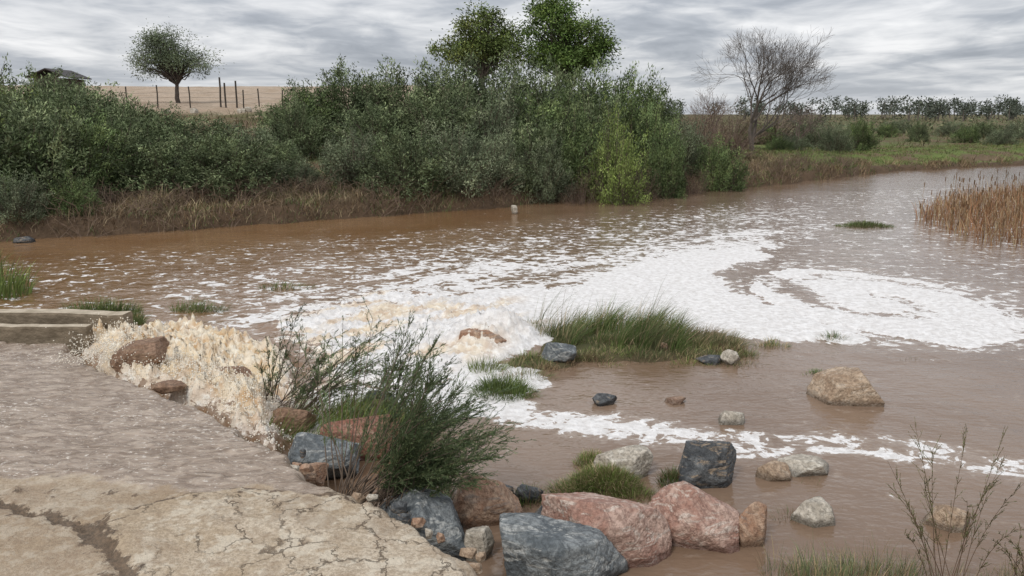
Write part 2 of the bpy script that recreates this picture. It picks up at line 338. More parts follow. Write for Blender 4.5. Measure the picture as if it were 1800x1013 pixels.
build("river_water",[(np.stack([Xw,Yw,Zw],-1),gridfaces(*Xw.shape),np.stack([dens,cream,hh],-1).reshape(-1,3),0)],[WATER],True)
# splash drops
cube=np.array([[x,y,z] for x in(-1,1) for y in(-1,1) for z in(-1,1)],float)/1.73; cf=np.array([[0,1,3,2],[4,6,7,5],[0,4,5,1],[2,3,7,6],[0,2,6,4],[1,5,7,3]])
w_=(t1*(drop>.35)).ravel(); ND_=5200; idx=rng.choice(len(w_),ND_,p=w_/w_.sum()); Pp=np.stack([Xw.ravel()[idx],Yw.ravel()[idx],Zw.ravel()[idx]+np.abs(rng.normal(size=ND_))*.06],1)
lx,ly=W(165,640,.45); extra=np.stack([lx+rng.normal(size=700)*.2,ly+rng.normal(size=700)*.15,.5+np.abs(rng.normal(size=700))*.14],1); Pp=np.concatenate([Pp,extra])
rr=rng.uniform(.003,.011,len(Pp)); V=Pp[:,None]+cube[None]*rr[:,None,None]*rng.uniform(.7,1.4,(len(Pp),1,3))
Fc=(np.arange(len(Pp))[:,None,None]*8+cf[None]).reshape(-1,4)
m=M("spray"); SPR=m.done(m.prin((.85,.78,.66),.4))
build("water_splash",[(V.reshape(-1,3),Fc,np.array([.8,.8,.8]),0)],[SPR],True)
# ---------------------------------------------------------------- rocks
def rock_mat(name,a,b,vein,vs=1.0,wetk=.5):
    m=M(name); p=m.pos(obj=True); n=m.noise(p,3.5,5,.65,.8); n2=m.noise(p,26,3,.7)
    c=m.mix(m.ramp(n,.38,.60),a,b); st=m.noise(m.pos((1,2.2,4),obj=True),2.8,5,.65,1.6); c=m.mix(m.ramp(st,.52,.60,0,vs),c,vein)
    c=m.mix(m.ramp(n2,.42,.62,0,.55),c,tuple(q*.45 for q in a))
    nf=m.noise(p,1.7,5,.6,1.); fr=m.math('ABSOLUTE',m.math('SUBTRACT',nf,.5)); c=m.mix(m.ramp(fr,0,.010,.45,0),c,tuple(q*.3 for q in a))
    z=m.n('ShaderNodeSeparateXYZ'); m.l(m.pos(),z.inputs[0]); zz=m.math('ADD',z.outputs[2],m.math('MULTIPLY',n,.06))
    wt=m.ramp(zz,.06,.12,1,0); c=m.mix(m.math('MULTIPLY',wt,.7),c,tuple(q*.22 for q in a))
    r=m.mix(wt,(.75,)*3,(.25,)*3); h=m.math('ADD',n,m.math('MULTIPLY',n2,.35))
    return m.done(m.prin(c,r,m.bump(h,1.,.06),spec=.4))
RM={'pink':rock_mat("pink_rock",(.36,.20,.15),(.51,.36,.29),(.64,.56,.48),.7),
 'red':rock_mat("red_rock",(.27,.12,.08),(.36,.20,.14),(.45,.33,.25),.5),
 'slate':rock_mat("slate_rock",(.115,.13,.138),(.24,.255,.255),(.47,.47,.44),.7),
 'dark':rock_mat("dark_rock",(.06,.065,.07),(.16,.165,.165),(.38,.29,.20),.8),
 'tan':rock_mat("tan_rock",(.34,.235,.155),(.50,.38,.27),(.60,.52,.42),.5),
 'brown':rock_mat("brown_rock",(.22,.13,.08),(.33,.21,.14),(.42,.32,.22),.4),
 'pale':rock_mat("pale_rock",(.40,.35,.28),(.60,.54,.45),(.70,.66,.57),.6),
 'orange':rock_mat("orange_rock",(.35,.20,.125),(.48,.34,.24),(.28,.25,.22),.6)}
def cubesphere(n):
    t=np.tan(np.linspace(-1,1,n)*math.pi/4); A,B=np.meshgrid(t,t); o=np.ones_like(A); Vs=[];Fs=[]
    for k,(x,y,z) in enumerate([(o,A,B),(-o,B,A),(A,o,-B),(A,-o,B),(A,B,o),(B,A,-o)]):
        Vs.append(nrm(np.stack([x,y,z],-1).reshape(-1,3))); Fs.append(gridfaces(n,n)+k*n*n)
    V=np.concatenate(Vs);Fq=np.concatenate(Fs)
    u,ind,inv=np.unique(np.round(V,5)+0.,axis=0,return_index=True,return_inverse=True); inv=np.asarray(inv).ravel()
    return V[ind],inv[Fq]
CS={1:cubesphere(44),0:cubesphere(20)}
def rock(u,vb,w,h,kind,seed,z0=0.,rot=None,tilt=0.):
    r_=np.random.default_rng(seed); CSV,CSF=CS[1 if w>80 else 0]
    px,py=W(u,vb,z0); dist=math.hypot(py,HC); s=dist/F; wid=w*s; dep=wid*.72; ang=math.atan2(HC,py)
    hz=max(.44*wid if h/w>.4 else .25*wid,(h*s-dep*.8*math.sin(ang))/math.cos(ang))
    npl=r_.integers(8,12); N=nrm(r_.normal(size=(npl,3))); N=np.concatenate([N,[[.1,.2,1.],[0,-.6,.75],[.1,-1,.0],[1,-.3,.2],[-1,-.3,.3]]]); N=nrm(N+r_.normal(size=N.shape)*.2)
    hh_=r_.uniform(.58,.90,len(N)); D=CSV@N.T; rads=np.where(D>.02,hh_/np.maximum(D,.02),9); kk=55.; rad=-np.log(np.exp(-kk*np.minimum(rads,3)).sum(1)+np.exp(-kk*1.15))/kk
    V=CSV*rad[:,None]; V=V*(1+.03*pn3(V*2.2+seed,2)[:,None]+.035*np.abs(pn3(V*5+seed,4))[:,None]+.022*pn3(V*12,6)[:,None]+.012*pn3(V*26,8)[:,None])
    V-= (V.max(0)+V.min(0))/2; V/= (V.max(0)-V.min(0))/2
    V=V*np.array([wid/2,dep/2,hz*.75])
    c,s_=math.cos(tilt),math.sin(tilt); V=np.stack([V[:,0]*c-V[:,2]*s_,V[:,1],V[:,0]*s_+V[:,2]*c],1)
    ob=build({'pink':'pink_boulder','red':'red_boulder','slate':'slate_boulder','dark':'dark_boulder','tan':'tan_boulder','brown':'brown_boulder','pale':'pale_boulder','orange':'orange_boulder'}[kind],
        [(V,CSF,np.array([.3,.3,.3]),0)],[RM[kind]],True)
    ob.location=(px,py+dep*.42,z0+hz*.25)
    return ob
R=[(628,800,135,78,'red',1,.05,.1),(560,835,130,65,'slate',2,.1,-.1),(498,765,95,45,'brown',3,.05,0),(530,860,85,38,'orange',30,.15,.1),
 (852,926,142,105,'orange',4,0,.1),(735,972,182,112,'slate',5,.05,-.25),(842,988,52,60,'pale',6,0,0),(1070,998,235,118,'pink',7,0,-.12),
 (995,1045,228,118,'slate',8,0,-.05),(1232,968,172,125,'pink',9,0,-.25),(1322,962,66,80,'orange',10,0,-.3),(1248,857,116,96,'dark',11,0,.15),
 (1098,846,110,46,'pale',12,0,.1),(1362,846,58,26,'tan',13,0,0),(1422,838,98,32,'pale',14,0,0),(1495,714,120,50,'tan',15,0,.05),
 (1288,747,50,26,'pale',16,0,0),(1190,712,38,14,'orange',17,0,0),(1065,715,46,22,'dark',18,0,0),(1287,637,36,24,'pale',19,.05,0),
 (982,638,66,44,'slate',20,.05,0),(1440,926,80,42,'pale',21,0,0),(1680,936,86,46,'tan',22,0,0),(238,645,90,48,'brown',23,.42,.05),
 (850,606,95,30,'orange',24,.1,0),(395,672,80,30,'brown',25,.25,0),(35,428,36,14,'dark',26,.0,0),
 (904,374,12,14,'pale',29,.05,0),(930,885,50,36,'dark',31,0,0),(1165,612,22,12,'orange',32,.1,0),(1250,642,50,8,'dark',33,0,0),(700,905,70,40,'slate',34,.1,0),(670,730,70,30,'dark',37,.1,0),(290,690,60,20,'brown',39,.4,0),(970,925,60,26,'dark',41,0,0),(880,880,50,30,'dark',42,0,0)]
for u,vb,w,h,k,sd_,z0,tl in R: rock(u,vb,w,h,k,sd_*7+1,z0,tilt=tl)
# small broken stones along the causeway edge
eP=poly([(500,805),(560,860),(640,885),(735,932),(790,978),(850,1020)],.3)
for i in range(16):
    t=rng.uniform(0,len(eP)-1.01); j=int(t); p=eP[j]*(1-t+j)+eP[j+1]*(t-j); o=rock(900,950,rng.uniform(10,30),14,['pale','orange','tan','dark'][i%4],300+i); o.name="rubble_stone"; o.location=(p[0]+rng.normal()*.06,p[1]+rng.normal()*.06,.39+rng.normal()*.02)
# ---------------------------------------------------------------- concrete kerb walls
def box(p0,p1,wd,z0,z1):
    p0=np.array(p0);p1=np.array(p1); e=nrm(p1-p0); nx=np.array([-e[1],e[0]])*wd/2
    k=40; ts=np.linspace(0,1,k)
    prof=[(-1,0),(-1,.97),(-.9,1),(.9,1),(1,.97),(1,0)]
    V=[]
    for t in ts:
        c=p0+(p1-p0)*t; j=rng.normal(size=2)*.005
        for a,b in prof: V.append([*(c+nx*a+j*.5),z0+(z1-z0)*b+(j[1] if b>.5 else 0)])
    V=np.array(V); n=len(prof); Fq=[]
    for i in range(k-1):
        for q in range(n): Fq.append([i*n+q,i*n+(q+1)%n,(i+1)*n+(q+1)%n,(i+1)*n+q])
    for o in (0,(k-1)*n): Fq+= [[o,o+1,o+4,o+5],[o+1,o+2,o+3,o+4]]
    return V,np.array(Fq),np.array([.3,.3,.3]),0
m=M("weathered_concrete_lit_tops"); n=m.noise(m.pos((1,1,2)),5,5,.65); n2=m.noise(m.pos(),40,3)
gz=m.n('ShaderNodeNewGeometry'); nz_=m.n('ShaderNodeSeparateXYZ'); m.l(gz.outputs['True Normal'],nz_.inputs[0]); top_lit=m.ramp(nz_.outputs[2],.3,.9)  # light and shade painted by facing: upward faces brighter, side faces darker
CONC=m.done(m.prin(m.mix(top_lit,m.mix(m.ramp(n,.3,.7),(.13,.10,.065),(.27,.215,.15)),m.mix(m.ramp(n,.3,.7),(.33,.27,.19),(.55,.47,.36))),.9,m.bump(m.math('ADD',n,n2),.5,.03)))
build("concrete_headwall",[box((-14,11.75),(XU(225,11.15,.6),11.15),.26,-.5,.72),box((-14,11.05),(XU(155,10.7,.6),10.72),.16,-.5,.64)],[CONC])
# ---------------------------------------------------------------- grasses
def cols(n,base,var=.25,alt=None,pa=.3):
    c=np.array(base)[None]*(1+rng.normal(size=(n,1))*var)
    if alt is not None:
        k=rng.random(n)<pa; c[k]=np.array(alt)[None]*(1+rng.normal(size=(k.sum(),1))*var)
    return np.clip(c,.01,.8)
GR=(.105,.15,.048); GL=(.18,.23,.07); ST=(.36,.28,.17); OL=(.14,.155,.07); BR=(.19,.13,.08)
def clump(name,spots,mats=[GRASS]):
    parts=[]
    for (x,y,rx,ry,n,h,lean,spread,c,alt,pa,wd) in spots:
        a=rng.uniform(0,2*math.pi,n); q=np.sqrt(rng.random(n)); bx=x+rx*q*np.cos(a); by=y+ry*q*np.sin(a)
        bz=np.maximum(terr(bx,by),-.04)-.02
        hh_=h*rng.uniform(.45,1.15,n)*(1-.3*q); ln=np.array(lean)[None]+rng.normal(size=(n,2))*spread*.5+np.stack([np.cos(a),np.sin(a)],1)*q[:,None]*spread
        V,Fq,C=blades(np.stack([bx,by,bz],1),hh_,ln,wd*rng.uniform(.6,1.3,n),cols(n,c,.25,alt,pa)); parts.append((V,Fq,C,0))
    return build(name,parts,mats)
def gs(u,v,rx,ry,n,h,lean=(.2,0),spread=.4,c=GR,alt=ST,pa=.2,wd=.008,z=.02):
    x,y=W(u,v,z); return (x,y,rx,ry,n,h,lean,spread,c,alt,pa,wd)
# big island
S_=[]
for i in range(44):
    u=rng.uniform(965,1195); v=rng.uniform(575,618); S_.append(gs(u,v,.13,.12,90,rng.uniform(.42,.82),(.45,.05),.30,GR if i%3 else OL,ST,.18,.008,.05))
for i in range(18):
    u=rng.uniform(905,1000); v=rng.uniform(572,600); S_.append(gs(u,v,.13,.12,70,rng.uniform(.25,.45),(.1,.05),.5,OL,ST,.35,.008,.05))
for i in range(92):
    u=rng.uniform(855,1320); v=627+rng.normal()*10+(14 if u<980 else 0); S_.append(gs(u,v,.2,.10,90,.17,(.1,-.1),.6,[GL,OL,BR,GR][i%4],ST,.3,.007,.03))
for i in range(22): S_.append(gs(rng.uniform(1180,1300),rng.uniform(592,618),.14,.10,70,.36,(.45,0),.5,OL,ST,.35,.008,.03))
for i in range(10): S_.append(gs(rng.uniform(1150,1260),rng.uniform(580,600),.2,.1,60,.36,(.6,0),.5,BR,ST,.3,.008,.03))
for i in range(22): S_.append(gs(rng.uniform(940,1150),rng.uniform(560,600),.1,.1,7,1.1,(.45,.1),.25,OL,BR,.4,.006,.05))
clump("grass_island",S_)
clump("grass_clump",[gs(885,690,.42,.25,1300,.26,(.1,-.1),.6,GR,GL,.3),gs(855,650,.25,.18,400,.34,(.2,0),.5,OL,GL,.4),gs(925,662,.35,.2,500,.24,(.2,0),.6,OL,BR,.4)])
clump("grass_clump",[gs(1355,607,.28,.12,380,.2,(0,0),.6,GR,ST,.35)])
clump("grass_clump",[gs(1465,594,.24,.12,340,.2,(0,0),.6,GR,ST,.35)])
clump("grass_clump",[gs(1437,656,.22,.12,340,.12,(0,0),.7,GR,GL,.3)])
clump("grass_tuft",[gs(1065,856,.34,.2,3600,.19,(-.1,-.25),.6,GL,ST,.35,.006),gs(1005,858,.2,.13,1300,.2,(-.1,-.2),.6,GR,ST,.3,.006),gs(1125,868,.2,.12,1300,.16,(.1,-.3),.6,GL,ST,.3,.006)])
clump("grass_tuft",[gs(1040,815,.2,.12,900,.13,(0,0),.6,GL,ST,.4,.006),gs(1180,850,.13,.13,500,.17,(0,0),.5,GR,BR,.3,.006)])
clump("grass_tuft",[gs(932,878,.17,.15,600,.2,(0,0),.6,GR,BR,.4,.006)])
clump("grass_clump",[gs(1395,908,.22,.1,260,.17,(0,0),.8,OL,BR,.4,.005)])
clump("weed_clump",[gs(1480,893,.15,.06,70,.1,(0,0),.9,BR,OL,.4,.006)])
clump("water_reeds",[gs(1595,632,.35,.08,60,.13,(0,0),.4,OL,BR,.3,.006,0),gs(1420,850,.3,.1,30,.12,(0,0),.3,OL,BR,.3,.005,0),gs(1560,600,.6,.1,40,.16,(0,0),.4,OL,BR,.3,.006,0)])
clump("grass_clump",[gs(350,545,.5,.2,420,.34,(.35,0),.5,OL,GR,.5,.01),gs(180,548,.7,.2,700,.42,(.1,0),.4,GR,OL,.5,.012),gs(232,568,.2,.15,300,.4,(.1,0),.4,GR,OL,.5,.012)])
clump("grass_clump",[gs(505,505,.6,.3,220,.25,(.3,0),.5,OL,GR,.5,.012)])
clump("marsh_grass",[gs(1520,398,.9,.5,1100,.22,(0,0),.6,OL,GR,.5,.02,0)])
clump("reed_clump",[gs(8,520,.45,.5,260,1.0,(.1,0),.3,GL,GR,.5,.02,0),gs(-60,500,.7,.5,400,1.1,(.1,0),.3,GR,GL,.5,.02,0)])
# cattail reed bed
n=5200; g_=np.meshgrid(np.linspace(10,40,400),np.linspace(18,42,400))
RB=sdist(poly([(1612,385),(1640,360),(1700,345),(1800,335),(1950,330),(1980,430),(1800,440),(1740,432),(1680,415),(1630,398)]),g_[0],g_[1])
ii=np.argwhere(RB>0); k=ii[rng.integers(0,len(ii),n)]; bx=g_[0][k[:,0],k[:,1]]+rng.normal(size=n)*.12; by=g_[1][k[:,0],k[:,1]]+rng.normal(size=n)*.12
V,Fq,C=blades(np.stack([bx,by,np.full(n,-.05)],1),rng.uniform(.3,1.1,n)*(.8+.5*pn2(bx,by,5)),rng.normal(size=(n,2))*.26+np.array([-.08,0]),.024,cols(n,(.27,.145,.08),.25,(.37,.28,.17),.3))
h_=rng.choice(n,260); q0=np.stack([bx[h_],by[h_],np.full(260,0.)],1); q1=q0+np.stack([rng.normal(size=260)*.08,rng.normal(size=260)*.05,rng.uniform(.6,1.2,260)],1)
st=curve(q0,q1,6,None,.01); hd=curve(q1-np.array([0,0,.16]),q1+0.,4,None,0)
build("cattail_reeds",[(V,Fq,C,0),(*tubes(st,np.full(st.shape[:2],.005),(.25,.17,.09)),0),(*tubes(hd,np.full(hd.shape[:2],.014),(.14,.08,.045),5),0)],[GRASS])
# bank dry grass
def strip(name,n,xr,dr,h,c,alt,pa,wd,spread=.5,clumps=None,dens_seed=90,thr=-.2):
    x=rng.uniform(*xr,n*2); dd=rng.uniform(*dr,n*2)
    keep=fbm(x*.5,dd*.7,3,dens_seed)>thr; x=x[keep][:n]; dd=dd[keep][:n]; n=len(x)
    y=yb(x)+dd/.85; z=terr(x,y)-.03
    hv=h*rng.uniform(.35,1.2,n)*(1+.8*fbm(x*.9,y*.9,2,dens_seed+3))
    return blades(np.stack([x,y,z],1),np.maximum(hv,.05),rng.normal(size=(n,2))*spread+np.array([.1,-.1]),wd,cols(n,c,.3,alt,pa))
parts=[(*strip("a",32000,(-26,15),(.15,5.0),.40,(.175,.125,.08),(.27,.21,.135),.25,.022,.7,dens_seed=90,thr=-.5),0),
 (*strip("b",11000,(-26,18),(.1,3.5),.5,(.36,.29,.18),(.2,.14,.08),.4,.018,.5,dens_seed=97,thr=.12),0),
 (*strip("c",18000,(-26,22),(-.1,5),.28,(.10,.14,.05),(.14,.15,.07),.4,.022,.6,dens_seed=104,thr=-.05),0),
 (*strip("d",30000,(12,75),(.2,12),.22,(.13,.165,.055),(.19,.16,.08),.3,.035,.5,dens_seed=110,thr=-.3),0),
 (*strip("e",4500,(15,60),(.0,1.6),.5,(.28,.20,.13),(.16,.12,.07),.5,.035,.4,dens_seed=117,thr=.12),0),
 (*strip("g",4000,(20,80),(10,45),.6,(.15,.12,.07),(.11,.12,.05),.5,.06,.5,dens_seed=123,thr=.05),0),
 (*strip("f",7000,(-30,-5),(5,26),.5,(.14,.11,.065),(.11,.13,.06),.4,.04,.5,dens_seed=119,thr=-.2),0)]
build("bank_dry_grass",parts,[GRASS])
# dead twig brush hanging along bank
n=3200; x=rng.uniform(-24,20,n); dd=rng.uniform(-.1,3.2,n); y=yb(x)+dd; z=terr(x,y)
k=fbm(x*.6,y*.6,2,131)>-.1; x,y,z=x[k],y[k],z[k]; n=len(x)
a=np.stack([x,y,z-.03],1); b=a+np.stack([rng.normal(size=n)*.5,rng.normal(size=n)*.3-.1,rng.uniform(.2,.9,n)],1)
p=curve(a,b,5,np.tile([0,0,.12],(n,1)),.05)
build("dead_brush",[(*tubes(p,np.linspace(.014,.004,5)[None]*np.ones((n,1)),(.17,.12,.085),3),0)],[BARK])
# ---------------------------------------------------------------- bushes
def bush_mesh(name,seed,R=1.9,H=2.9,ntw=290,nl=50,c=(.108,.138,.070),alt=(.185,.22,.115),pa=.3,L=.135,Wd=.04,stemc=(.14,.11,.08),ir=.42):
    r_=np.random.default_rng(seed); n=ntw
    th=r_.uniform(0,2*math.pi,n); cz=r_.uniform(-.05,1,n); sn=np.sqrt(1-cz**2); D=np.stack([sn*np.cos(th),sn*np.sin(th),cz],1)
    f=(1+ir*pn3(D*2.3+seed,1)+.24*pn3(D*5+seed,2))*np.where(r_.random(n)<.18,r_.uniform(.5,.85,n),r_.uniform(.84,1.06,n))
    tip=D*f[:,None]*np.array([R,R,H*.82])+np.array([0,0,H*.14])
    tip[:,2]=np.maximum(tip[:,2],.12)
    tw=nrm(D*np.array([1,1,.5])+np.array([0,0,.75])+r_.normal(size=(n,3))*.25)
    tlen=r_.uniform(.45,.95,n)
    t=r_.random((n,nl))**.8; P=tip[:,None]-tw[:,None]*(t*tlen[:,None])[...,None]+r_.normal(size=(n,nl,3))*(.05+.10*t[...,None])
    LD=tw[:,None]*.7+r_.normal(size=(n,nl,3))*.55
    tb=(1+r_.normal(size=(n,1,1))*.28)
    cc=np.where((r_.random((n,1,1))<pa),np.array(alt),np.array(c))*tb*(1+r_.normal(size=(n,nl,1))*.2)
    V,Fq,C=leaves(P.reshape(-1,3),LD.reshape(-1,3),L*r_.uniform(.7,1.25,n*nl),Wd,np.clip(cc.reshape(-1,3),.012,.5))
    k=r_.choice(n,min(n,100),replace=False); root=np.stack([tip[k,0]*.15,tip[k,1]*.15,np.full(len(k),-.2)],1)
    ps_=curve(root,tip[k],6,np.tile([0,0,.08],(len(k),1)),.02)
    ob=build(name,[(V,Fq,C,0),(*tubes(ps_,np.linspace(.03,.006,6)[None]*np.ones((len(k),1)),stemc,3),1)],[LEAF,BARK],link=False)
    return ob.data
OB=[bush_mesh("oleander",s) for s in (1,2,3)]+[bush_mesh("oleander",s,c=(.095,.133,.055),alt=(.165,.21,.085)) for s in (5,6)]
OG=[bush_mesh("greybush",s,c=(.13,.158,.095),alt=(.19,.212,.135),L=.11,Wd=.036) for s in (7,8)]
BB=[bush_mesh("thicket",s,ntw=240,nl=20,c=(.16,.11,.08),alt=(.19,.155,.10),L=.16,Wd=.014,stemc=(.16,.115,.09)) for s in (9,10)]
YG=[bush_mesh("yellowgreen",s,R=1.5,H=3.4,ntw=200,nl=40,c=(.19,.25,.07),alt=(.25,.31,.10),L=.10,Wd=.034,ir=.8) for s in (12,13)]
def bush(u,Yd_,wpx,vtop,kind='O',name='oleander_bush'):
    lst={'O':OB,'G':OG,'B':BB,'Y':YG}[kind]; me=lst[rng.integers(len(lst))]
    x=XU(u,Yd_); z0=float(terr(np.array([x]),np.array([Yd_]))[0])-.1; zt=ZT(vtop,Yd_); h=max(zt-z0,.4)
    R0,H0=(1.9,2.9) if kind!='Y' else (1.5,3.4)
    sxy=(wpx*Yd_/F)/(2*R0)*1.02; ob=bpy.data.objects.new(name,me); bpy.context.collection.objects.link(ob)
    ob.location=(x,Yd_,z0); ob.scale=(sxy,sxy*rng.uniform(.85,1.1),h/(H0*1.02)); ob.rotation_euler=(0,0,rng.uniform(0,6.28)) 
BL=[(-60,24.5,260,150,'O'),(55,25.5,230,175,'O'),(-30,28,240,125,'O'),(150,27,170,195,'O'),(90,31,220,142,'O'),(215,28.5,190,190,'O'),(300,28,190,225,'O'),(400,28.5,180,217,'O'),(480,30,130,235,'O'),
 (180,34,200,148,'O'),(250,36,180,170,'O'),(340,34,170,200,'O'),(430,34,160,212,'G'),(515,36,120,175,'O'),(30,36,220,118,'O'),(120,42,170,130,'O'),(520,29.5,90,270,'G'),
 (20,23.3,110,300,'G'),(120,24.3,100,300,'O'),
 (625,31,150,220,'G'),(715,30.5,170,216,'O'),(800,31,170,210,'G'),(865,32,120,222,'G'),
 (545,40,150,142,'O'),(615,41,170,118,'O'),(700,42,190,110,'O'),(790,42,190,102,'O'),(880,42,190,100,'O'),(965,42,180,97,'O'),(1045,42,160,108,'O'),(1115,43,130,118,'O'),(1160,43,90,150,'O'),
 (660,36,180,165,'O'),(770,36,190,150,'O'),(870,36,180,140,'G'),(960,36,180,150,'O'),(1040,37,160,150,'O'),(1110,38,130,165,'O'),(940,33.5,140,198,'O'),(1010,34,140,192,'O'),(960,32.5,100,240,'G'),
 (1150,36,110,185,'O'),(1200,39,100,195,'G'),(1265,38,95,238,'O'),(1225,42,110,185,'B'),(1165,34.5,90,240,'O'),
 (1215,36,70,285,'B'),(1130,33.5,90,285,'B'),(1020,32,80,292,'B'),(1290,45,80,215,'B'),(1240,50,120,170,'B'),(1285,60,120,180,'B'),(1360,68,160,190,'B'),(1430,66,90,200,'G'),
 (1470,57,60,212,'G'),(1510,60,70,206,'O'),(1330,68,100,215,'O'),(1390,58,60,235,'G'),(1370,56,50,240,'O'),
 (1615,85,40,212,'O'),(1580,120,60,208,'G'),(1670,105,50,210,'G'),(1730,95,60,211,'O'),(1790,95,70,208,'G'),(1700,80,50,218,'O'),(1850,80,90,210,'G'),(1560,95,40,214,'O'),(1760,75,60,222,'G'),
 (60,25.2,120,335,'B'),(200,26,120,322,'B'),(330,26.8,140,318,'B'),(540,29,90,304,'B'),(450,28,110,308,'B')]
nm={'O':'oleander_bush','G':'shrub','B':'dry_thicket','Y':'willow_shrub'}
for u,Yb,wp,vt,k in BL: bush(u,Yb,wp,vt,k,nm[k])
bush(1078,32.6,90,158,'Y','willow_shrub'); bush(1100,32.2,105,225,'Y','willow_shrub')
bush(10,33,110,90,'Y','young_tree'); bush(70,37,50,105,'Y','young_tree')
# ---------------------------------------------------------------- trees
def crown_tree(name,x,y,z,trunk,lobes,nc,nl,L,Wd,c,alt,seed,cr=.45,tr=.16,barkc=(.12,.10,.08),lean=(0,0)):
    r_=np.random.default_rng(seed); P=[]
    vol=np.array([a[3]*a[4]*a[5] for a in lobes]); vol=vol/vol.sum()
    for i in range(nc):
        lo=lobes[r_.choice(len(lobes),p=vol)]; dd=nrm(r_.normal(size=3)); q=r_.uniform(.35,1)**.5*r_.uniform(.9,1.15)
        P.append(np.array(lo[:3])+dd*np.array(lo[3:])*q)
    P=np.array(P); n=nc
    csz=r_.uniform(.6,1.3,(n,1,1)); off=r_.normal(size=(n,nl,3))*cr*np.array([.5,.5,.36])*csz; LP=P[:,None]+off
    cc=np.where(r_.random((n,1,1))<.35,np.array(alt),np.array(c))*(1+r_.normal(size=(n,1,1))*.22)*(1+r_.normal(size=(n,nl,1))*.15)
    V,Fq,C=leaves(LP.reshape(-1,3),(off+r_.normal(size=off.shape)*.3+np.array([0,0,-.1])).reshape(-1,3),L*r_.uniform(.7,1.3,n*nl),Wd,np.clip(cc.reshape(-1,3),.012,.5))
    top=np.array([lean[0],lean[1],trunk]); tk=curve(np.zeros((1,3))+np.array([0,0,-.3]),top[None],7,None,.02)
    st=top[None]*r_.uniform(.75,1.,(n,1)); lm=curve(st,P,7,np.tile([0,0,.12],(n,1))*r_.uniform(0,1.5,(n,1)),.035)
    ob=build(name,[(V,Fq,C,0),(*tubes(tk,np.linspace(tr*1.3,tr*.8,7)[None],barkc,8),1),(*tubes(lm,np.linspace(tr*.38,.012,7)[None]*np.ones((n,1)),barkc,4),1)],[LEAF,BARK])
    ob.location=(x,y,z); return ob
def tz(x,y): return float(terr(np.array([x]),np.array([y]))[0])
# olive in field
Y0=60; x0=XU(317,Y0); z0=ZT(180,Y0); k=Y0/F
crown_tree("olive_tree",x0,Y0,z0,34*k,[(-38*k,0,64*k,28*k,24*k,20*k),(-8*k,0,98*k,30*k,30*k,20*k),(42*k,0,64*k,26*k,24*k,20*k),(5*k,0,72*k,34*k,28*k,16*k),(-34*k,0,92*k,22*k,20*k,18*k),(32*k,0,84*k,18*k,18*k,14*k)],105,125,.16,.058,(.12,.15,.09),(.18,.21,.135),5,.78,.15,(.07,.055,.045),(.15,0))
Y0=50; k=Y0/F
x0=XU(850,Y0); z0=tz(x0,Y0); zt=lambda v:ZT(v,Y0)-z0
crown_tree("poplar_tree",x0,Y0,z0,zt(118),[(-4*k,0,zt(64),40*k,36*k,44*k),(-38*k,0,zt(86),34*k,30*k,22*k),(42*k,0,zt(84),28*k,30*k,34*k),(14*k,0,zt(28),16*k,16*k,16*k),(-72*k,0,zt(84),11*k,10*k,10*k),(-20*k,0,zt(40),16*k,14*k,12*k),(-62*k,0,zt(100),18*k,14*k,12*k)],135,105,.17,.075,(.12,.16,.05),(.20,.225,.07),6,.62,.17,(.10,.08,.06))
x0=XU(995,Y0); z0=tz(x0,Y0)
crown_tree("poplar_tree",x0,Y0,z0,zt(118),[(-28*k,0,zt(45),36*k,34*k,42*k),(30*k,0,zt(72),42*k,36*k,36*k),(-14*k,0,zt(10),22*k,22*k,14*k),(0,0,zt(104),66*k,36*k,22*k),(58*k,0,zt(86),20*k,18*k,30*k),(-55*k,0,zt(70),16*k,16*k,26*k)],190,120,.17,.075,(.095,.15,.04),(.145,.20,.055),7,.64,.17,(.10,.08,.06))
# bare tree
def bare_tree(name,u,Y0,vb,vt,seed,col=(.13,.105,.09),spread=.55,depth=7,multi=1,wx=1.12):
    r_=np.random.default_rng(seed); x0=XU(u,Y0); z0=tz(x0,Y0)-.1; H=ZT(vt,Y0)-z0; segs=[[] for _ in range(3)]; rad=[[] for _ in range(3)]
    def grow(p,d,L,r,dep):
        pts=[p]; q=p.copy(); dd=d.copy()
        for i in range(4):
            dd=nrm(dd+r_.normal(size=3)*.10+np.array([0,0,.04])); q=q+dd*L/4; pts.append(q.copy())
        rr=np.linspace(r,r*.68,5); g=0 if dep>=5 else (1 if dep>=3 else 2); segs[g].append(pts); rad[g].append(rr)
        if dep==0: return
        nb=3 if r_.random()<.75 else 2
        for i in range(nb):
            t=r_.integers(2,5) if i else 4; pp=pts[t]
            az=r_.uniform(0,2*math.pi); sd2=nrm(np.cross(dd,np.array([math.cos(az),math.sin(az),.3]))); sa=spread*r_.uniform(.6,1.35)*(0.55 if i==0 else 1)
            grow(pp.copy(),nrm(dd+sd2*sa),L*r_.uniform(.70,.9),max(r*.68*(.95 if i==0 else .7),.007),dep-1)
    for j in range(multi): grow(np.array([0,0,0.]),nrm(np.array([r_.normal()*.10+(.16*(j-.5)),0,1.])),H*.27,H*.019,depth)
    parts=[]
    allp=np.concatenate([np.array(s).reshape(-1,3) for s in segs if s]); sc=H/allp[:,2].max()
    for g,sd_ in enumerate((7,4,3)):
        if segs[g]: parts.append((*tubes(np.array(segs[g])*np.array([wx,1,1])*sc,np.array(rad[g]),col,sd_),0))
    ob=build(name,parts,[BARK]); ob.location=(x0,Y0,z0)
bare_tree("bare_tree",1322,53,262,42,14,multi=2,spread=.62,wx=1.15,col=(.12,.10,.085))
bare_tree("bare_shrub",1250,52,262,145,8,(.18,.13,.11),.7,5,2)
bare_tree("bare_shrub",1400,60,262,172,9,(.19,.14,.12),.7,5,3)
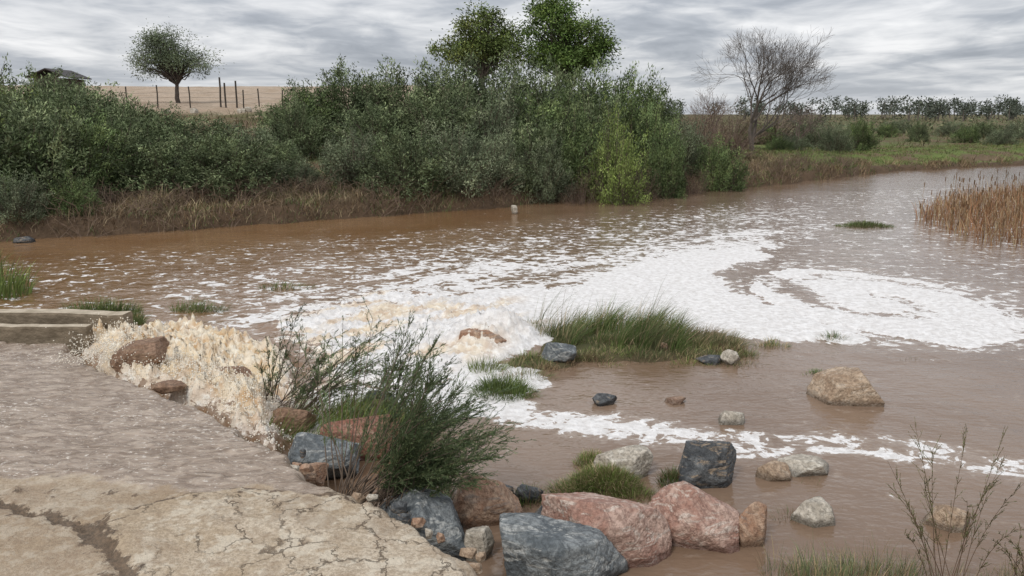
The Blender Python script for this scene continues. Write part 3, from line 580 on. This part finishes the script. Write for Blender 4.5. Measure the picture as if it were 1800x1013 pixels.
# distant tree line
parts=[]
for i in range(84):
    Yt=rng.uniform(300,480); u=rng.uniform(1150,2300) if i>26 else rng.uniform(1440,1800); x=XU(u,Yt); zb=.8; zt_=ZT(rng.uniform(171,190),Yt)
    h=zt_-zb; nc=rng.integers(4,9); w=rng.uniform(.8,3)
    for j in range(nc):
        c0=np.array([x+rng.normal()*w,Yt+rng.normal()*w,zb+h*rng.uniform(.35,.97)]); n=34; off=rng.normal(size=(n,3))*np.array([1.1,1.1,.8])
        V,Fq,C=leaves(c0+off,rng.normal(size=(n,3)),1.0,.55,cols(n,(.085,.10,.08),.25,(.11,.125,.10),.3)); parts.append((V,Fq,C,0))
    tk=curve(np.array([[x,Yt,zb-1.]]),np.array([[x+rng.normal(),Yt,zb+h*.85]]),5,None,.01); parts.append((*tubes(tk,np.linspace(.35,.12,5)[None],(.14,.12,.10),4),1))
# low far scrub
for i in range(240):
    Yt=rng.uniform(110,460); u=rng.uniform(1330,2300); x=XU(u,Yt); n=26; hh_=rng.uniform(.3,1.1)*(1+Yt/400); off=rng.normal(size=(n,3))*np.array([2.0,1.4,hh_*.4])
    c0=np.array([x,Yt,float(terr(np.array([x]),np.array([Yt]))[0])+hh_*.4]); V,Fq,C=leaves(c0+off,rng.normal(size=(n,3)),.7,.35,cols(n,(.10,.12,.065),.3,(.15,.14,.08),.4)); parts.append((V,Fq,C,0))
build("distant_trees",parts,[LEAF,BARK])
# fence
parts=[]
Yf=57
tops=[(283,150,182),(340,152,182),(393,136,184),(402,146,184),(421,142,184),(433,158,184),(460,156,186),(230,152,180),(500,158,188)]
pp=[]
for u,vt,vb_ in tops:
    x=XU(u,Yf); zb=tz(x,Yf); zt_=max(ZT(vt,Yf),zb+.9); a=np.array([[x,Yf,zb-.2]]); b=np.array([[x+rng.normal()*.04,Yf,zt_]]); parts.append((*tubes(curve(a,b,4,None,.005),np.full((1,4),.06 if vt<148 else .045),(.06,.05,.04),6),0))
    pp.append((x,zb))
pp.sort()
for (xa,za),(xb,zb) in zip(pp[:-1],pp[1:]):
    for hz in (.35,.7,1.0): parts.append((*tubes(curve(np.array([[xa,Yf,za+hz]]),np.array([[xb,Yf,zb+hz]]),5,np.array([[0,0,-.01]]),0),np.full((1,5),.008),(.12,.11,.10),3),0))
build("wire_fence",parts,[BARK])
# pale stones in field
for i,(u,v) in enumerate([(432,200),(425,190),(300,182),(345,184),(440,186)]):
    Yt=54; x=XU(u,Yt); o=rock(900,300,10+rng.uniform(0,8),8,'pale',200+i); o.name="field_stone"; o.location=(x,Yt,tz(x,Yt)+.1)
# shed
Ys=62; x0=XU(117,Ys); zt_=ZT(124,Ys); zb=tz(x0,Ys)
e=bpy.data.objects.new("farm_shed",None); bpy.context.collection.objects.link(e); e.location=(x0,Ys,zb)
hh_=zt_-zb; hw=1.3; ev=hh_-.5
def bx_(a,b):
    V=np.array([[x,y,z] for x in(a[0],b[0]) for y in(a[1],b[1]) for z in(a[2],b[2])],float); return V,cf,np.array([.3,.3,.3]),0
m=M("shed_wall"); SW=m.done(m.prin(m.mix(m.noise(m.pos(),3),(.05,.04,.035),(.09,.075,.06)),.9))
m=M("shed_roof"); n=m.noise(m.pos(),4,5); SR=m.done(m.prin(m.mix(n,(.025,.022,.02),(.06,.05,.045)),.7))
w=build("walls",[bx_((-hw+.2,-1.5,-.3),(hw-.2,1.5,ev-.12))],[SW]); w.parent=e
V=np.array([[-hw-.2,-1.8,ev-.1],[0,-1.8,hh_],[hw+.2,-1.8,ev-.1],[-hw-.2,1.8,ev-.1],[0,1.8,hh_],[hw+.2,1.8,ev-.1]]); V=np.concatenate([V,V+np.array([0,0,.08])])
Fq=np.array([[0,1,4,3],[1,2,5,4],[6,9,10,7],[7,10,11,8],[0,6,7,1],[1,7,8,2],[3,4,10,9],[4,5,11,10],[0,3,9,6],[2,8,11,5]])
w=build("roof",[(V,Fq,np.array([.1,.1,.1]),0)],[SR]); w.parent=e
# ---------------------------------------------------------------- foreground tamarisk
def feather(name,stems,nsub,nneed,leafc,alt,stemc,Ln=.035,Wn=.006,sr=.006,sl=(.10,.26)):
    """stems: list (base xyz, tip xyz, density)"""
    a=np.array([s[0] for s in stems],float); b=np.array([s[1] for s in stems],float); de=np.array([s[2] for s in stems]); n=len(a)
    k=9; t=np.linspace(0,1,k); dv=b-a; L=np.linalg.norm(dv,axis=1)
    mid=a+dv*.45+np.array([0,0,1])*(L*.16)[:,None]+rng.normal(size=(n,3))*.04*L[:,None]
    P=a[:,None]*((1-t)**2)[None,:,None]+2*mid[:,None]*(t*(1-t))[None,:,None]+b[:,None]*(t**2)[None,:,None]
    parts=[(*tubes(P,np.linspace(sr,sr*.25,k)[None]*np.ones((n,1)),stemc,4),1)]
    SA=[];SB=[];
    for i in range(n):
        m_=int(nsub*de[i]); 
        if m_<1: continue
        ts=rng.uniform(.22,1,m_); xi=ts*(k-1); i0=np.minimum(xi.astype(int),k-2); f=(xi-i0)[:,None]; p=P[i,i0]*(1-f)+P[i,i0+1]*f; T_=nrm(P[i,i0+1]-P[i,i0])
        dr=nrm(T_+rng.normal(size=(m_,3))*.34+np.array([0,0,.1])); ln=rng.uniform(*sl,m_)*(1.15-.5*ts)*min(1.4,L[i])
        SA.append(p);SB.append(p+dr*ln[:,None])
    SA=np.concatenate(SA);SB=np.concatenate(SB); q=curve(SA,SB,4,None,.03); parts.append((*tubes(q,np.linspace(.0024,.0012,4)[None]*np.ones((len(SA),1)),np.array(leafc)*.9,3),0))
    m_=len(SA); tt_=rng.random((m_,nneed,1)); dr=nrm(SB-SA)[:,None]; NP=SA[:,None]*(1-tt_)+SB[:,None]*tt_; ND=dr+rng.normal(size=NP.shape)*.35
    parts.append((*leaves(NP.reshape(-1,3),ND.reshape(-1,3),Ln*rng.uniform(.6,1.3,m_*nneed),Wn,cols(m_*nneed,leafc,.2,alt,.3)),0))
    return build(name,parts,[GRASS,BARK])
def pt(u,v,Yd_): z=ZT(v,Yd_); return (XU(u,Yd_,z),Yd_,z)
def foot(u,v,z): x,y=W(u,v,z); return (x,y,z)
TG=(.095,.13,.062); TA=(.15,.185,.085); TS=(.15,.11,.08)
st=[]
base=[(592,868),(604,872),(618,878),(580,862)]
for (u,v,de) in [(508,560,.35),(603,558,.35),(585,600,.4),(640,600,.4),(722,560,.4),(752,585,.5),(700,620,.5),(560,650,.3),(655,560,.3),(735,640,.5),(620,660,.4),(690,660,.6),(762,625,.6),(545,700,.3)]:
    bu,bv=base[rng.integers(4)]; st.append((foot(bu+rng.normal()*5,bv,.30),pt(u,v,rng.uniform(6.5,7.3)),de))
for i in range(42):
    al=rng.uniform(0,1); u=740+al*160+rng.normal()*12; v=640+al**1.3*145+rng.normal()*24
    st.append((foot(rng.uniform(600,700),rng.uniform(872,890),.28),pt(u,v,rng.uniform(6.0,6.8)),.9))
for i in range(34):
    u=rng.uniform(700,865); v=rng.uniform(765,855); st.append((foot(rng.uniform(630,740),rng.uniform(872,895),.25),pt(u,v,rng.uniform(5.9,6.4)),1.1))
feather("tamarisk_shrub",st,32,13,TG,TA,TS)
st=[]
for i in range(34):
    bu=rng.uniform(455,560); u=bu+rng.uniform(0,200); v=rng.uniform(580,690); st.append((foot(bu,rng.uniform(715,735),.15),pt(u,v,rng.uniform(8.2,9.0)),.6))
for (u,v) in [(455,640),(470,600),(510,560),(528,540),(480,660),(495,610),(520,600)]: st.append((foot(475+rng.normal()*10,722,.15),pt(u,v,8.5),.5))
for i in range(22):
    bu=rng.uniform(620,720); u=bu+rng.uniform(0,110); v=rng.uniform(580,680); st.append((foot(bu,rng.uniform(720,745),.15),pt(u,v,rng.uniform(8.0,8.6)),.7))
feather("tamarisk_shrub",st,24,10,TG,TA,TS,.045,.008)
S_=[]
for i in range(40): S_.append(gs(rng.uniform(455,740),rng.uniform(700,765),.2,.18,80,rng.uniform(.3,.6),(.45,0),.35,GR if i%2 else GL,ST,.12,.010,.15))
clump("grass_clump",S_)
clump("grass_clump",[gs(700,750,.3,.25,450,.4,(.3,0),.4,GL,GR,.4,.010,.15),gs(770,850,.25,.2,400,.35,(.3,-.1),.4,TG,GR,.5,.008,.1)])
# right foreground twigs
st=[]
for (bu,u,v,Yd_) in [(1640,1560,810,5.3),(1650,1608,745,5.4),(1660,1640,790,5.2),(1672,1700,760,5.3),(1680,1766,760,5.2),(1690,1800,850,5.0),(1655,1585,870,5.2),(1668,1625,850,5.0),(1690,1740,850,5.1),(1700,1790,930,5.0),(1690,1770,800,5.4),(1640,1590,940,5.1),(1665,1560,850,5.4),(1680,1700,880,5.0)]:
    st.append((foot(bu+rng.normal()*14,1035,.05),pt(u,v,Yd_),.45))
feather("twiggy_shrub",st,38,7,(.15,.13,.07),(.16,.20,.08),(.19,.13,.09),.02,.0045,.004,(.05,.15))
st=[(foot(rng.uniform(1780,1830),1040,.05),pt(rng.uniform(1740,1830),rng.uniform(900,980),5.1),.5) for i in range(8)]
feather("twiggy_shrub",st,24,7,(.15,.13,.07),(.16,.20,.08),(.19,.13,.09),.02,.0045,.004,(.05,.12))
S_=[]
for i in range(34): S_.append(gs(rng.uniform(1335,1620),rng.uniform(1000,1030),.12,.06,34,rng.uniform(.25,.5),(0,0),.35,(.15,.18,.09),ST,.35,.005,0))
for i in range(12): S_.append(gs(rng.uniform(1640,1820),rng.uniform(1005,1030),.12,.06,26,rng.uniform(.15,.3),(0,0),.4,OL,ST,.4,.005,0))
clump("shore_grass",S_)
# ---------------------------------------------------------------- sky / light / camera
w=bpy.data.worlds.new("World"); bpy.context.scene.world=w; w.use_nodes=True; t=w.node_tree; t.nodes.clear()
N=t.nodes.new; Lk=t.links.new
sky=N('ShaderNodeTexSky'); sky.sky_type='NISHITA'; sky.sun_disc=False; sky.sun_elevation=math.radians(48); sky.sun_rotation=math.radians(215)
b1=N('ShaderNodeBackground'); b1.inputs[1].default_value=.08; Lk(sky.outputs[0],b1.inputs[0])
tc=N('ShaderNodeTexCoord'); sx=N('ShaderNodeSeparateXYZ'); Lk(tc.outputs['Generated'],sx.inputs[0])
def mt(op,a,b=0,c=False):
    x=N('ShaderNodeMath'); x.operation=op; x.use_clamp=c
    for i,q in enumerate((a,b)):
        if isinstance(q,bpy.types.NodeSocket): Lk(q,x.inputs[i])
        else: x.inputs[i].default_value=q
    return x.outputs[0]
zc=mt('ADD',mt('MAXIMUM',sx.outputs[2],0.),.10)
cb=N('ShaderNodeCombineXYZ'); Lk(mt('DIVIDE',sx.outputs[0],zc),cb.inputs[0]); Lk(mt('DIVIDE',sx.outputs[1],zc),cb.inputs[1])
def nz(sc,de,ro,di=0,off=0,sxy=(1,1,1)):
    mp=N('ShaderNodeMapping'); mp.inputs['Location'].default_value=(off,off*.7,off*.3); mp.inputs['Scale'].default_value=sxy; Lk(cb.outputs[0],mp.inputs[0])
    x=N('ShaderNodeTexNoise'); x.inputs['Scale'].default_value=sc; x.inputs['Detail'].default_value=de; x.inputs['Roughness'].default_value=ro; x.inputs['Distortion'].default_value=di; Lk(mp.outputs[0],x.inputs['Vector']); return x.outputs[0]
na=nz(.75,6,.55,.5,3,(1.1,.9,1)); nb=nz(2.6,4,.55,.5,9,(1.1,.9,1)); s_=mt('ADD',mt('MULTIPLY',na,.68),mt('MULTIPLY',nb,.32))
cr=N('ShaderNodeValToRGB'); Lk(s_,cr.inputs[0]); e=cr.color_ramp.elements; e[0].position=.37; e[0].color=(.34,.365,.41,1); e[1].position=.64; e[1].color=(.88,.88,.89,1)
x=e.new(.45); x.color=(.44,.465,.51,1); x=e.new(.52); x.color=(.61,.625,.655,1)
vm=N('ShaderNodeMix'); vm.data_type='RGBA'; hz=N('ShaderNodeMapRange'); Lk(sx.outputs[2],hz.inputs[0]); hz.inputs[1].default_value=0; hz.inputs[2].default_value=.06; hz.inputs[3].default_value=.5; hz.inputs[4].default_value=0
Lk(hz.outputs[0],vm.inputs[0]); Lk(cr.outputs[0],vm.inputs[6]); vm.inputs[7].default_value=(.64,.67,.71,1)
b2=N('ShaderNodeBackground'); Lk(vm.outputs[2],b2.inputs[0]); Lk(mt('ADD',1.0,mt('MULTIPLY',mt('MAXIMUM',sx.outputs[2],0.),1.2)),b2.inputs[1])
mx=N('ShaderNodeMixShader'); mx.inputs[0].default_value=.93; Lk(b1.outputs[0],mx.inputs[1]); Lk(b2.outputs[0],mx.inputs[2]); o=N('ShaderNodeOutputWorld'); Lk(mx.outputs[0],o.inputs[0])
sl=bpy.data.lights.new("sun",'SUN'); sl.energy=1.35; sl.angle=math.radians(12); sl.color=(1,.95,.88); so=bpy.data.objects.new("sun",sl); bpy.context.collection.objects.link(so)
az=math.radians(215); el=math.radians(48); dv=Vector((math.sin(az)*math.cos(el),math.cos(az)*math.cos(el),math.sin(el))); so.rotation_euler=dv.to_track_quat('Z','Y').to_euler()
cam=bpy.data.cameras.new("camera"); co=bpy.data.objects.new("camera",cam); bpy.context.collection.objects.link(co); co.location=(0,0,HC); co.rotation_euler=(math.pi/2-PITCH,0,0)
cam.sensor_width=36; cam.lens=36*F/1800; cam.clip_start=.1; cam.clip_end=8000; bpy.context.scene.camera=co
sc=bpy.context.scene; sc.view_settings.view_transform='Standard'; sc.view_settings.look='None'; sc.view_settings.exposure=0
